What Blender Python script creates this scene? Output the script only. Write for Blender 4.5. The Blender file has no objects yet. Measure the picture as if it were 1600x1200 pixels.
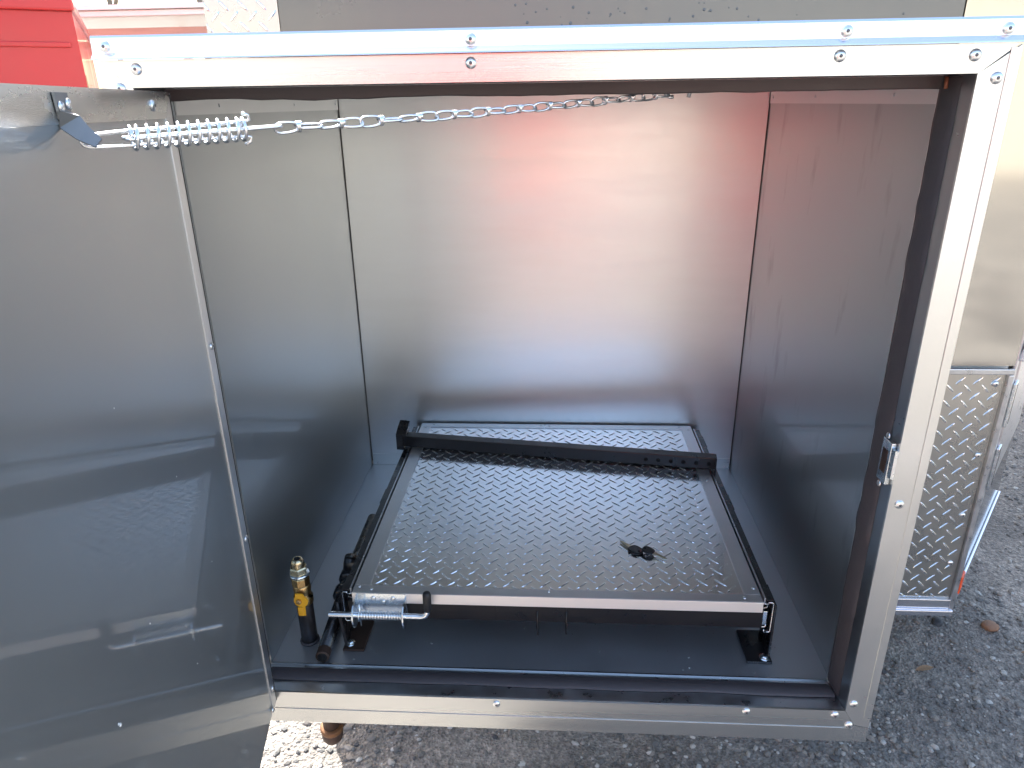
import bpy, bmesh, math, random
from mathutils import Vector, Matrix, noise
random.seed(7)
R = math.radians
scn = bpy.context.scene
C = scn.collection

# ------------------------------------------------------------------ camera, world, sun, exposure
cam_d = bpy.data.cameras.new("camera"); cam = bpy.data.objects.new("camera", cam_d); C.objects.link(cam)
cam.location = (0.4615, -0.8985, 0.8542)
cam.rotation_euler = (R(68.4291), R(0.8274), R(3.283))
cam_d.sensor_width = 36; cam_d.lens = 1110.5571 / 1600 * 36
cam_d.clip_start = 0.02; cam_d.clip_end = 600
scn.camera = cam

SUN_EL, SUN_AZ = 43.0, 31.0          # sun stands behind the trailer, to the left; azimuth measured from +y towards -x
world = bpy.data.worlds.new("World"); scn.world = world; world.use_nodes = True
wn = world.node_tree.nodes; wl = world.node_tree.links
bg = wn["Background"]; sky = wn.new("ShaderNodeTexSky"); sky.sky_type = 'NISHITA'
sky.sun_disc = False; sky.sun_elevation = R(SUN_EL); sky.sun_rotation = R(-SUN_AZ)
sky.air_density = 1.2; sky.dust_density = 4.0
wl.new(sky.outputs[0], bg.inputs[0]); bg.inputs[1].default_value = 0.15
sd = bpy.data.lights.new("sun", 'SUN'); sd.energy = 4.8; sd.angle = R(0.53); sd.color = (1.0, 0.985, 0.955)
so = bpy.data.objects.new("sun", sd); C.objects.link(so)
sdir = Vector((-math.sin(R(SUN_AZ))*math.cos(R(SUN_EL)), math.cos(R(SUN_AZ))*math.cos(R(SUN_EL)), math.sin(R(SUN_EL))))
so.rotation_euler = sdir.to_track_quat('Z', 'Y').to_euler(); so.location = (-3, 4, 6)
vs = scn.view_settings; vs.view_transform = 'Standard'; vs.look = 'None'; vs.gamma = 1; vs.use_curve_mapping = False
vs.exposure = 2.08
scn.cycles.max_bounces = 14; scn.cycles.glossy_bounces = 8; scn.cycles.diffuse_bounces = 5
scn.cycles.sample_clamp_indirect = 6

# ------------------------------------------------------------------ materials
def mat(name, col, rough=0.5, metal=0.0, coat=0.0, coat_r=0.1, var=0.0, vscale=8.0, rvar=0.0, bump=0.0, bscale=200.0,
        aniso=0.0, stretch=(1, 1, 1), spec=0.5, dirt=None):
    m = bpy.data.materials.new(name); m.use_nodes = True
    n = m.node_tree.nodes; l = m.node_tree.links; p = n["Principled BSDF"]
    p.inputs["Base Color"].default_value = (*col, 1); p.inputs["Roughness"].default_value = rough
    p.inputs["Metallic"].default_value = metal; p.inputs["Coat Weight"].default_value = coat
    p.inputs["Coat Roughness"].default_value = coat_r; p.inputs["Specular IOR Level"].default_value = spec
    p.inputs["Coat IOR"].default_value = 1.7 if 'sheet' in name or 'skin' in name else 1.5
    p.inputs["Anisotropic"].default_value = aniso
    tc = n.new("ShaderNodeTexCoord"); mp = n.new("ShaderNodeMapping"); l.new(tc.outputs["Object"], mp.inputs[0])
    mp.inputs["Scale"].default_value = stretch
    if var or rvar:
        nz = n.new("ShaderNodeTexNoise"); nz.inputs["Scale"].default_value = vscale; nz.inputs["Detail"].default_value = 6
        nz.inputs["Roughness"].default_value = 0.6
        l.new(mp.outputs[0], nz.inputs["Vector"])
        if var:
            mx = n.new("ShaderNodeMix"); mx.data_type = 'RGBA'
            mx.inputs["A"].default_value = (*[c*(1-var) for c in col], 1); mx.inputs["B"].default_value = (*[min(1, c*(1+var)) for c in col], 1)
            l.new(nz.outputs["Fac"], mx.inputs["Factor"]); out = mx.outputs["Result"]
            if dirt:
                dcol, dscale, thr, dstr = dirt
                m2 = n.new("ShaderNodeMapping"); m2.inputs["Scale"].default_value = dstr; l.new(tc.outputs["Object"], m2.inputs[0])
                dn = n.new("ShaderNodeTexNoise"); dn.inputs["Scale"].default_value = dscale; dn.inputs["Detail"].default_value = 8
                l.new(m2.outputs[0], dn.inputs["Vector"])
                mr = n.new("ShaderNodeMapRange"); mr.inputs["From Min"].default_value = thr; mr.inputs["From Max"].default_value = thr+(0.08 if thr > .7 else .2)
                mr.inputs["To Max"].default_value = 0.75 if thr > .7 else .6; l.new(dn.outputs["Fac"], mr.inputs["Value"])
                mz = n.new("ShaderNodeMix"); mz.data_type = 'RGBA'; l.new(mr.outputs[0], mz.inputs["Factor"])
                l.new(out, mz.inputs["A"]); mz.inputs["B"].default_value = (*dcol, 1); out = mz.outputs["Result"]
            l.new(out, p.inputs["Base Color"])
        if rvar:
            mr = n.new("ShaderNodeMapRange"); mr.inputs["To Min"].default_value = max(0.02, rough-rvar); mr.inputs["To Max"].default_value = rough+rvar
            mr.inputs["From Min"].default_value = 0.3; mr.inputs["From Max"].default_value = 0.7
            l.new(nz.outputs["Fac"], mr.inputs["Value"]); l.new(mr.outputs[0], p.inputs["Roughness"])
    if bump:
        bn = n.new("ShaderNodeTexNoise"); bn.inputs["Scale"].default_value = bscale; bn.inputs["Detail"].default_value = 4
        l.new(mp.outputs[0], bn.inputs["Vector"])
        b = n.new("ShaderNodeBump"); b.inputs["Strength"].default_value = bump; b.inputs["Distance"].default_value = 0.001
        l.new(bn.outputs["Fac"], b.inputs["Height"]); l.new(b.outputs[0], p.inputs["Normal"])
    return m

M = {}
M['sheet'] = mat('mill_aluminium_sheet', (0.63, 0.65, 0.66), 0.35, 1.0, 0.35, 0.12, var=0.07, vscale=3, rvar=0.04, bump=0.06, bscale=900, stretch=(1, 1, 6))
M['side_sheet'] = mat('mill_aluminium_sheet_side', (0.42, 0.45, 0.46), 0.42, 1.0, 0.5, 0.05, var=0.06, vscale=3, rvar=0.04, bump=0.05, bscale=900)  # same sheet, base darkened to paint in the dimmer sides and ceiling
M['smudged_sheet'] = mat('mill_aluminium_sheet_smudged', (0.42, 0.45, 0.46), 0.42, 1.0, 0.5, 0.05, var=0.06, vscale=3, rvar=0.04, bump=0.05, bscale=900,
                 dirt=((0.20, 0.19, 0.20), 5.0, 0.60, (1, 5, 1.4)))  # smudges are dirt; the base carries the painted dimness of the sides
M['floor_sheet'] = mat('dark_floor_sheet', (0.58, 0.60, 0.63), 0.42, 0.9, 0.2, 0.12, var=0.10, vscale=6, rvar=0.06, bump=0.08, bscale=600,
                 dirt=((0.38, 0.38, 0.38), 60.0, 0.74, (1, 1, 1)))
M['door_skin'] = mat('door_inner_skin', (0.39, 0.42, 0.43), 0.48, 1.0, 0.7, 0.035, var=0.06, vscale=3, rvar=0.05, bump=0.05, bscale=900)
M['extrusion'] = mat('aluminium_extrusion', (0.68, 0.70, 0.695), 0.34, 1.0, 0.0, 0.1, var=0.08, vscale=5, rvar=0.08, bump=0.12, bscale=300, stretch=(1, 1, 1))
M['extrusion_x'] = mat('aluminium_extrusion_drawn', (0.59, 0.61, 0.605), 0.27, 1.0, 0.0, 0.1, var=0.04, vscale=9, rvar=0.08, bump=0.10, bscale=400, stretch=(0.05, 1, 3))
M['drip'] = mat('bright_roof_angle', (0.74, 0.76, 0.82), 0.22, 1.0, 0, 0.1, var=0.08, vscale=9, rvar=0.06, bump=0.08, bscale=300, stretch=(0.1, 1, 3))
M['tread'] = mat('tread_plate_bright', (0.82, 0.82, 0.835), 0.13, 1.0, 0, 0.1, var=0.08, vscale=9, rvar=0.05, bump=0.05, bscale=500)
M['tread_bar'] = mat('tread_plate_bars', (0.88, 0.88, 0.89), 0.13, 1.0)
M['tread_wall'] = mat('tread_plate_wall', (0.50, 0.49, 0.46), 0.28, 1.0, var=0.08, vscale=9, rvar=0.05)
M['tray_trim'] = mat('tray_trim_aluminium', (0.66, 0.67, 0.69), 0.38, 1.0, var=0.08, vscale=20, rvar=0.05, bump=0.1, bscale=400)
M['black'] = mat('black_gloss_enamel', (0.012, 0.011, 0.012), 0.28, 0, 0.3, 0.15, var=0.4, vscale=30, rvar=0.1, bump=0.25, bscale=150)
M['black_flat'] = mat('black_satin_enamel', (0.018, 0.016, 0.017), 0.42, 0, 0, 0.1, var=0.4, vscale=30, rvar=0.12, bump=0.3, bscale=120)
M['bar_black'] = mat('black_bar_enamel', (.008, .007, .008), .34, 0, 0, var=.4, vscale=30, rvar=.1, bump=.3, bscale=120, spec=.35)
M['rust'] = mat('rusted_black_steel', (0.05, 0.028, 0.020), 0.6, 0.2, var=0.6, vscale=40, rvar=0.1, bump=0.6, bscale=120)
M['hole'] = mat('dark_hole', (0.004, 0.004, 0.005), 0.9)
M['rubber'] = mat('black_foam_seal', (0.065, 0.054, 0.056), 0.62, 0, var=0.25, vscale=50, rvar=0.1, bump=0.4, bscale=200)
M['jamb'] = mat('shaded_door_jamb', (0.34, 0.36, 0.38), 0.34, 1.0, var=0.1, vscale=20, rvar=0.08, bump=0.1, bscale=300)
M['zinc'] = mat('zinc_plated_steel', (0.66, 0.72, 0.76), 0.24, 1.0, var=0.12, vscale=60, rvar=0.08, bump=0.1, bscale=500)
M['wire'] = mat('zinc_plated_wire', (0.80, 0.82, 0.84), 0.24, 1.0)
M['rivet'] = mat('steel_rivet', (0.72, 0.75, 0.77), 0.28, 1.0, var=0.1, vscale=90, rvar=0.06)
M['rivet_core'] = mat('rivet_mandrel', (0.14, 0.14, 0.15), 0.5, 1.0)
M['brass'] = mat('aged_brass', (0.46, 0.31, 0.14), 0.32, 1.0, var=0.25, vscale=80, rvar=0.1, bump=0.2, bscale=300)
M['yzinc'] = mat('yellow_passivated_steel', (0.62, 0.52, 0.34), 0.26, 1.0, var=0.3, vscale=90, rvar=0.1)
M['yellow'] = mat('yellow_painted_handle', (0.72, 0.36, 0.02), 0.38, 0, 0.2, var=0.15, vscale=60, rvar=0.1)
M['plastic'] = mat('black_key_plastic', (0.008, 0.007, 0.008), 0.30, 0, 0.2, 0.1)
M['keymetal'] = mat('nickel_key_blade', (0.50, 0.46, 0.36), 0.32, 1.0, var=0.1, vscale=200)
M['grip'] = mat('black_rubber_grip', (0.012, 0.012, 0.013), 0.5)
M['red'] = mat('red_vehicle_paint', (0.42, 0.012, 0.014), 0.4, 0, 0.3, 0.1, var=0.12, vscale=3, rvar=0.08)
M['glass'] = mat('dark_vehicle_glass', (0.02, 0.025, 0.03), 0.06, 0, 0, spec=0.8)
M['tyre'] = mat('tyre_rubber', (0.02, 0.02, 0.02), 0.75, bump=0.4, bscale=60)
M['chrome'] = mat('wheel_rim_metal', (0.6, 0.6, 0.6), 0.3, 1.0)
M['lamp'] = mat('headlamp_lens', (0.7, 0.7, 0.7), 0.12, 0.3)
M['orange'] = mat('orange_marker_lens', (0.75, 0.09, 0.02), 0.25)
M['trailer_dark'] = mat('charcoal_trailer_skin', (0.125, 0.13, 0.125), 0.30, 0.55, 0.5, 0.08, var=0.02, vscale=3, rvar=0.05)
M['trailer_gloss'] = mat('polished_trailer_skin', (0.42, 0.42, 0.405), 0.10, 1.0, 0, 0.05, var=0.06, vscale=2, rvar=0.03, bump=0.04, bscale=8)
M['trailer_white'] = mat('white_trailer_skin', (0.72, 0.72, 0.70), 0.35, 0, 0.3)
M['galv'] = mat('galvanised_trim', (0.55, 0.57, 0.60), 0.34, 1.0, var=0.2, vscale=40, rvar=0.1)
M['droplet'] = mat('water_droplet', (0.10, 0.11, 0.11), 0.05, 0, 0, spec=1.0)
M['cream'] = mat('cream_wall_cladding', (0.37, 0.335, 0.285), 0.6, var=0.06, vscale=1.5)
M['roof'] = mat('galvanised_roof', (0.5, 0.5, 0.5), 0.5, 0.5)
M['timber'] = mat('pinkish_sawn_timber', (0.52, 0.30, 0.22), 0.7, var=0.3, vscale=6, stretch=(0.3, 3, 3), bump=0.4, bscale=40)
M['whitepaint'] = mat('white_painted_metal', (0.8, 0.8, 0.78), 0.4)
M['bark'] = mat('tree_bark', (0.26, 0.22, 0.18), 0.9, var=0.3, vscale=12)
M['leaf'] = mat('green_leaf', (0.07, 0.11, 0.035), 0.55, var=0.5, vscale=3)
M['stone_dark'] = mat('dark_grey_stone', (0.045, 0.047, 0.05), 0.7, var=0.3, vscale=80)
M['stone_brown'] = mat('brown_stone', (0.22, 0.12, 0.07), 0.75, var=0.3, vscale=80)
M['stone_pale'] = mat('pale_grey_stone', (0.32, 0.33, 0.32), 0.7, var=0.25, vscale=80)
M['dryleaf'] = mat('dry_brown_leaf', (0.25, 0.15, 0.08), 0.8, var=0.3, vscale=150)

def gravel_mats():
    m = bpy.data.materials.new('compacted_gravel'); m.use_nodes = True
    n = m.node_tree.nodes; l = m.node_tree.links; p = n["Principled BSDF"]
    tc = n.new("ShaderNodeTexCoord")
    a = n.new("ShaderNodeTexNoise"); a.inputs["Scale"].default_value = 2.3; a.inputs["Detail"].default_value = 8
    b = n.new("ShaderNodeTexNoise"); b.inputs["Scale"].default_value = 60; b.inputs["Detail"].default_value = 6; b.inputs["Roughness"].default_value = .7
    v = n.new("ShaderNodeTexVoronoi"); v.inputs["Scale"].default_value = 130
    for t in (a, b, v): l.new(tc.outputs["Object"], t.inputs["Vector"])
    r1 = n.new("ShaderNodeValToRGB"); r1.color_ramp.elements[0].position = .35; r1.color_ramp.elements[1].position = .68
    r1.color_ramp.elements[0].color = (0.118, 0.106, 0.092, 1); r1.color_ramp.elements[1].color = (0.25, 0.225, 0.19, 1)
    l.new(a.outputs["Fac"], r1.inputs[0])
    r2 = n.new("ShaderNodeValToRGB"); r2.color_ramp.elements[0].position = .3; r2.color_ramp.elements[1].position = .72
    r2.color_ramp.elements[0].color = (0.45, 0.45, 0.47, 1); r2.color_ramp.elements[1].color = (1.5, 1.45, 1.4, 1)
    l.new(b.outputs["Fac"], r2.inputs[0])
    mx = n.new("ShaderNodeMix"); mx.data_type = 'RGBA'; mx.blend_type = 'MULTIPLY'; mx.inputs["Factor"].default_value = 1
    l.new(r1.outputs[0], mx.inputs["A"]); l.new(r2.outputs[0], mx.inputs["B"])
    m3 = n.new("ShaderNodeMix"); m3.data_type = 'RGBA'; m3.blend_type = 'MULTIPLY'; m3.inputs["Factor"].default_value = .6
    l.new(mx.outputs["Result"], m3.inputs["A"]); bw = n.new('ShaderNodeRGBToBW'); l.new(v.outputs['Color'], bw.inputs[0]); l.new(bw.outputs[0], m3.inputs['B'])
    hs = n.new("ShaderNodeHueSaturation"); hs.inputs["Saturation"].default_value = .85; hs.inputs["Value"].default_value = 1.65
    l.new(m3.outputs["Result"], hs.inputs["Color"]); l.new(hs.outputs[0], p.inputs["Base Color"])
    p.inputs["Roughness"].default_value = .85
    bp = n.new("ShaderNodeBump"); bp.inputs["Strength"].default_value = .9; bp.inputs["Distance"].default_value = .006
    ad = n.new("ShaderNodeMath"); ad.operation = 'ADD'; l.new(b.outputs["Fac"], ad.inputs[0]); l.new(v.outputs["Distance"], ad.inputs[1])
    l.new(ad.outputs[0], bp.inputs["Height"]); l.new(bp.outputs[0], p.inputs["Normal"])
    g = bpy.data.materials.new('loose_stones'); g.use_nodes = True
    n = g.node_tree.nodes; l = g.node_tree.links; p = n["Principled BSDF"]
    gi = n.new("ShaderNodeAttribute"); gi.attribute_name = "shade"
    r = n.new("ShaderNodeValToRGB"); r.color_ramp.elements[0].color = (0.045, 0.046, 0.05, 1); r.color_ramp.elements[1].color = (0.38, 0.37, 0.34, 1)
    e = r.color_ramp.elements.new(.55); e.color = (0.125, 0.12, 0.11, 1); e = r.color_ramp.elements.new(.8); e.color = (0.21, 0.185, 0.155, 1)
    l.new(gi.outputs["Fac"], r.inputs[0]); l.new(r.outputs[0], p.inputs["Base Color"]); p.inputs["Roughness"].default_value = .75
    return m, g
M['gravel'], M['stones'] = gravel_mats()

# ------------------------------------------------------------------ helpers
class MB:
    def __init__(s): s.v = []; s.f = []; s.sm = []
    def add(s, vs_, fs, smooth=False):
        o = len(s.v); s.v += [tuple(v) for v in vs_]; s.f += [tuple(i+o for i in f) for f in fs]; s.sm += [smooth]*len(fs); return s
    def box(s, a, b, bev=0.0, mtx=None):
        x0, y0, z0 = [min(p, q) for p, q in zip(a, b)]; x1, y1, z1 = [max(p, q) for p, q in zip(a, b)]
        bm = bmesh.new(); bmesh.ops.create_cube(bm, size=1)
        for v in bm.verts: v.co = Vector(((x0+x1)/2+v.co.x*(x1-x0), (y0+y1)/2+v.co.y*(y1-y0), (z0+z1)/2+v.co.z*(z1-z0)))
        if bev: bmesh.ops.bevel(bm, geom=bm.edges[:], offset=bev, segments=2, affect='EDGES', profile=.6)
        if mtx: bmesh.ops.transform(bm, matrix=mtx, verts=bm.verts)
        bm.verts.index_update()
        s.add([v.co[:] for v in bm.verts], [[v.index for v in f.verts] for f in bm.faces]); bm.free(); return s
    def prism(s, poly, axis, a, b):
        """poly = 2D list; extruded along axis (0,1,2) from a to b"""
        def P(p, t):
            q = list(p); q.insert(axis, t); return tuple(q)
        n = len(poly); vs_ = [P(p, a) for p in poly]+[P(p, b) for p in poly]
        fs = [tuple(range(n)), tuple(range(2*n-1, n-1, -1))]+[(i, i+n, (i+1) % n+n, (i+1) % n) for i in range(n)]
        return s.add(vs_, fs)
    def tube(s, pts, r, seg=8, closed=False, cap=True):
        pts = [Vector(p) for p in pts]; n = len(pts); rings = []; up = None
        for i, p in enumerate(pts):
            if closed: t = pts[(i+1) % n]-pts[i-1]
            else: t = pts[min(i+1, n-1)]-pts[max(i-1, 0)]
            t.normalize()
            if up is None: up = t.orthogonal().normalized()
            up = (up-t*up.dot(t)).normalized(); w = t.cross(up)
            rr = r[i] if isinstance(r, (list, tuple)) else r
            rings.append([p+(up*math.cos(2*math.pi*k/seg)+w*math.sin(2*math.pi*k/seg))*rr for k in range(seg)])
        vs_ = [v for ring in rings for v in ring]; fs = []
        for i in range(n if closed else n-1):
            j = (i+1) % n
            for k in range(seg):
                fs.append((i*seg+k, i*seg+(k+1) % seg, j*seg+(k+1) % seg, j*seg+k))
        if not closed and cap: fs += [tuple(range(seg))[::-1], tuple((n-1)*seg+k for k in range(seg))]
        return s.add(vs_, fs, True)
    def lathe(s, prof, origin, axis=(0, 0, 1), seg=20, smooth=True, hexa=False):
        """prof list of (radius, height)"""
        ax = Vector(axis).normalized(); u = ax.orthogonal().normalized(); w = ax.cross(u); o = Vector(origin)
        vs_ = []; fs = []
        for r_, h in prof:
            for k in range(seg):
                a = 2*math.pi*k/seg; vs_.append(o+ax*h+(u*math.cos(a)+w*math.sin(a))*max(r_, 1e-5))
        for i in range(len(prof)-1):
            for k in range(seg): fs.append((i*seg+k, i*seg+(k+1) % seg, (i+1)*seg+(k+1) % seg, (i+1)*seg+k))
        fs += [tuple(range(seg))[::-1], tuple((len(prof)-1)*seg+k for k in range(seg))]
        return s.add(vs_, fs, smooth)
    def data(s, name, m):
        me = bpy.data.meshes.new(name); me.from_pydata(s.v, [], s.f); me.materials.append(m)
        me.polygons.foreach_set('use_smooth', s.sm); me.update()
        bm = bmesh.new(); bm.from_mesh(me); bmesh.ops.recalc_face_normals(bm, faces=bm.faces); bm.to_mesh(me); bm.free()
        return me
    def obj(s, name, m, parent=None, **kw):
        return put(name, s.data(name, m), parent, **kw)
def put(name, me, parent=None, loc=None, rot=None, label=None, cat=None, group=None, kind=None):
    o = bpy.data.objects.new(name, me); C.objects.link(o)
    if parent is not None: o.parent = parent
    if loc is not None: o.location = loc
    if rot is not None: o.rotation_euler = rot
    if label: o['label'] = label
    if cat: o['category'] = cat
    if group: o['group'] = group
    if kind: o['kind'] = kind
    return o
def empty(name, loc, label, cat, group=None, rot=(0, 0, 0)):
    return put(name, None, None, loc, rot, label, cat, group)
def rel(parent, o):
    """keep world coordinates of geometry authored in world space under a parent standing at its base"""
    o.matrix_parent_inverse = parent.matrix_world.inverted(); return o

# shared rivet head, axis +z, radius 1 mm scaled
_rv = MB().lathe([(1.0, 0), (1.0, .12), (.86, .32), (.6, .46), (.34, .52)], (0, 0, 0), seg=14).data('rivet', M['rivet'])
_rc = MB().lathe([(.3, .35), (.3, .56), (.18, .60)], (0, 0, 0), seg=8).data('rivet_core', M['rivet_core'])
def rivet(pos, nrm, r, parent, core=True):
    o = put('rivet', _rv, parent, pos, Vector(nrm).to_track_quat('Z', 'Y').to_euler()); o.scale = (r, r, r)
    if core:
        c = put('rivet_core', _rc, o)
    return o

# ------------------------------------------------------------------ ground
GZ = -0.72
GN = (230, 200, -1.6, 4.2, -1.0, 4.0)
def gh(x, y):
    nx, ny, x0, x1, y0, y1 = GN; i = (x-x0)/(x1-x0); j = (y-y0)/(y1-y0)
    e = max(0, min(1, 6*min(i, 1-i), 6*min(j, 1-j)))
    return GZ+e*(.010*noise.noise(Vector((x*2.1, y*2.1, 3)))+.007*noise.noise(Vector((x*9, y*9, 1)))+.006*noise.noise(Vector((x*26, y*26, 5))))
def ground():
    mb = MB()
    nx, ny, x0, x1, y0, y1 = GN
    for j in range(ny+1):
        for i in range(nx+1):
            x = x0+(x1-x0)*i/nx; y = y0+(y1-y0)*j/ny
            mb.v.append((x, y, gh(x, y)))
    for j in range(ny):
        for i in range(nx):
            a = j*(nx+1)+i; mb.f.append((a, a+1, a+nx+2, a+nx+1)); mb.sm.append(True)
    # outer sheet to the horizon, butted to the fine patch
    X = [-300, x0, x1, 300]; Y = [-300, y0, y1, 300]
    for j in range(3):
        for i in range(3):
            if i == 1 and j == 1: continue
            mb.add([(X[i], Y[j], GZ), (X[i+1], Y[j], GZ), (X[i+1], Y[j+1], GZ), (X[i], Y[j+1], GZ)], [(0, 1, 2, 3)])
    mb.obj('ground', M['gravel'], kind='structure', label='grey compacted gravel yard under and around the trailer')
ground()
def stones():
    ico = bmesh.new(); bmesh.ops.create_icosphere(ico, subdivisions=1, radius=1)
    iv = [v.co.copy() for v in ico.verts]; iff = [[v.index for v in f.verts] for f in ico.faces]; ico.free()
    V = []; F = []; S = []
    rnd = random.Random(3)
    def put_stone(x, y, r):
        o = len(V); sx, sy, sz = r*rnd.uniform(.7, 1.3), r*rnd.uniform(.6, 1.1), r*rnd.uniform(.35, .7); a = rnd.uniform(0, 6.28)
        ca, sa = math.cos(a), math.sin(a); sh = min(1, max(0, rnd.gauss(.66, .24)))
        jit = [rnd.uniform(.8, 1.2) for _ in iv]; g0 = gh(x, y)
        for v, j in zip(iv, jit):
            px, py, pz = v.x*sx*j, v.y*sy*j, v.z*sz*j
            V.append((x+px*ca-py*sa, y+px*sa+py*ca, g0+sz*.2+pz)); S.append(sh)
        F.extend([[i+o for i in f] for f in iff])
    for k in range(26000):
        if rnd.random() < .78: x = rnd.uniform(1.0, 3.6); y = rnd.uniform(.1, 3.4)
        else: x = rnd.uniform(-.7, 1.4); y = rnd.uniform(.15, .75)
        if noise.noise(Vector((x*1.7, y*1.7, 8)))+rnd.uniform(-.5, .5) < -.22: continue
        r = .0028+.0095*rnd.random()**2.6
        if rnd.random() < .012: r = rnd.uniform(.009, .014)
        put_stone(x, y, r)
    me = bpy.data.meshes.new('loose_gravel'); me.from_pydata(V, [], F); me.materials.append(M['stones'])
    at = me.attributes.new('shade', 'FLOAT', 'POINT'); at.data.foreach_set('value', S)
    put('loose_gravel', me, kind='stuff', label='small loose grey stones strewn over the yard')
stones()
def single_stone(x, y, r, sq, m, label):
    bm = bmesh.new(); bmesh.ops.create_icosphere(bm, subdivisions=3, radius=1)
    for v in bm.verts:
        f = 1+.22*noise.noise(v.co*1.3+Vector((x*9, y*7, 0))); v.co = Vector((v.co.x*r*f, v.co.y*r*sq*f, v.co.z*r*.55*f))
    me = bpy.data.meshes.new('stone'); bm.to_mesh(me); bm.free(); me.materials.append(m)
    for p in me.polygons: p.use_smooth = True
    put('stone', me, None, (x, y, gh(x, y)+r*.3), (0, 0, random.uniform(0, 3)), label, 'stone')

# ------------------------------------------------------------------ storage box
W_, D_, H_ = 0.90, 0.696, 0.90
box = empty('storage_box', (0.45, 0.35, -0.05), 'open aluminium storage compartment with riveted frame mounted at the front of the trailer', 'storage box')
bpy.context.view_layer.update()
def part(name, mb, m, parent=box, **kw):
    o = mb.obj(name, m, parent, **kw)
    root = parent
    o.matrix_parent_inverse = world_of(parent).inverted()
    return o
def world_of(o):
    """world matrix from parents without a depsgraph pass"""
    m = o.matrix_local if False else Matrix.LocRotScale(o.location, o.rotation_euler, o.scale)
    if o.parent: m = world_of(o.parent) @ o.matrix_parent_inverse @ m
    return m
def wrivet(pos, nrm, r, parent, core=True):
    o = rivet(pos, nrm, r, parent, core); o.matrix_parent_inverse = world_of(parent).inverted(); return o

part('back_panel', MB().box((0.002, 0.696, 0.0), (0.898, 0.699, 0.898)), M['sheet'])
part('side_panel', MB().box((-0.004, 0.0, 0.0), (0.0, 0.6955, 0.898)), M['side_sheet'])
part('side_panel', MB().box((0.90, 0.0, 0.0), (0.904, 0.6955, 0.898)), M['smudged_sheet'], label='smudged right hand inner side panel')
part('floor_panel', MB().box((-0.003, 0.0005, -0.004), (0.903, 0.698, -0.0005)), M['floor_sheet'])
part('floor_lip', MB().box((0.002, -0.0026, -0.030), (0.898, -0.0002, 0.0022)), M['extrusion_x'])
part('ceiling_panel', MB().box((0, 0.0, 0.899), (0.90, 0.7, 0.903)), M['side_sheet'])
part('side_lip', MB().box((0.8945, -0.0012, 0.0024), (0.8990, 0.0, 0.862)), M['extrusion'])
# outer shell
part('outer_shell', MB().box((0.928, -0.0695, -0.04), (0.933, 0.715, 0.90)).box((-0.039, -0.0695, -0.04), (-0.035, 0.715, 0.90))
     .box((-0.034, -0.02, -0.045), (0.927, 0.715, -0.041)).box((-0.034, 0.705, -0.0405), (0.927, 0.709, 0.90)), M['extrusion'])
part('top_sheet', MB().box((-0.036, -0.07, 0.9245), (0.928, 0.715, 0.9265)), M['galv'])
# dark strips drawn for the shaded gaps between panels, and flanges
r_seam = .0009; M['seam'] = mat('grey_corner_gap', (.10, .095, .09), .7)
for x in (0.0005, 0.8995):
    pts = [(x+(-.0006 if x > .5 else .0006), .6948, z/30*.86+.01+0) for z in range(31)]
    pts = [(p[0]+.0006*noise.noise(Vector((p[2]*20, x, 0))), p[1], p[2]) for p in pts]
    part('corner_seam', MB().tube(pts, r_seam, 6), M['seam'])
part('base_flange', MB().box((0.004, 0.6935, 0.0), (0.896, 0.6955, 0.030)), M['extrusion_x'])
part('head_flange', MB().box((0.0005, 0.001, 0.846), (0.002, 0.690, 0.895)), M['sheet'])
part('head_flange', MB().box((0.898, 0.001, 0.846), (0.8995, 0.690, 0.895)), M['sheet'])
for p in [(0.015, .6935, .006), (.60, .6935, .012), (0.887, .6935, .006), (.30, .6935, .012)]: wrivet(p, (0, -1, 0), .0028, box)
for y in (.12, .42, .67):
    wrivet((.0022, y, .857), (1, 0, 0), .0026, box, False); wrivet((.8978, y, .857), (-1, 0, 0), .0026, box, False)

# front frame (angle extrusions, mitred)
x0, x1, z0, z1 = -0.0046, 0.8954, 0.012, 0.8757
X0, X1, Z0, Z1 = -0.040, 0.934, -0.047, 0.9036
g = .0006
def frame_piece(poly, name, m):
    mb = MB().prism(poly, 1, -0.0735, -0.070); return part(name, mb, m)
# note prism axis=1 -> poly in (x, z)
part('frame_rail', MB().prism([(X0+.001, Z1), (X1-.003, Z1), (x1+g, z1), (x0-g, z1)], 1, -0.0735, -0.070), M['extrusion_x'], label='upper frame rail under the roof angle')
part('frame_stile', MB().prism([(X1, Z1-g*2), (X1, Z0+.028), (X1-.022, Z0+.032), (x1, z0+g), (x1, z1-g)], 1, -0.0735, -0.070), M['extrusion'], label='right frame stile beside the opening')
part('frame_stile', MB().prism([(X0, Z1-g*2), (x0, z1-g), (x0, z0+g), (X0, Z0+g)], 1, -0.0735, -0.070), M['extrusion'])
part('frame_rail', MB().prism([(X0, Z0), (X1, Z0), (X1, Z0+.0275), (X1-.022, Z0+.0312), (x1-g, z0), (x0+g, z0)], 1, -0.0735, -0.070), M['extrusion_x'], label='bottom frame rail along the sill')
# faint raised bead on stile and rail
part('frame_bead', MB().box((0.923, -0.0747, .0), (0.934, -0.0736, Z1-.004), .0004), M['extrusion'])
part('frame_bead', MB().box((X0+.002, -0.0745, -0.0465), (X1-.024, -0.0736, -0.020), .0003), M['extrusion_x'])
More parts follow.
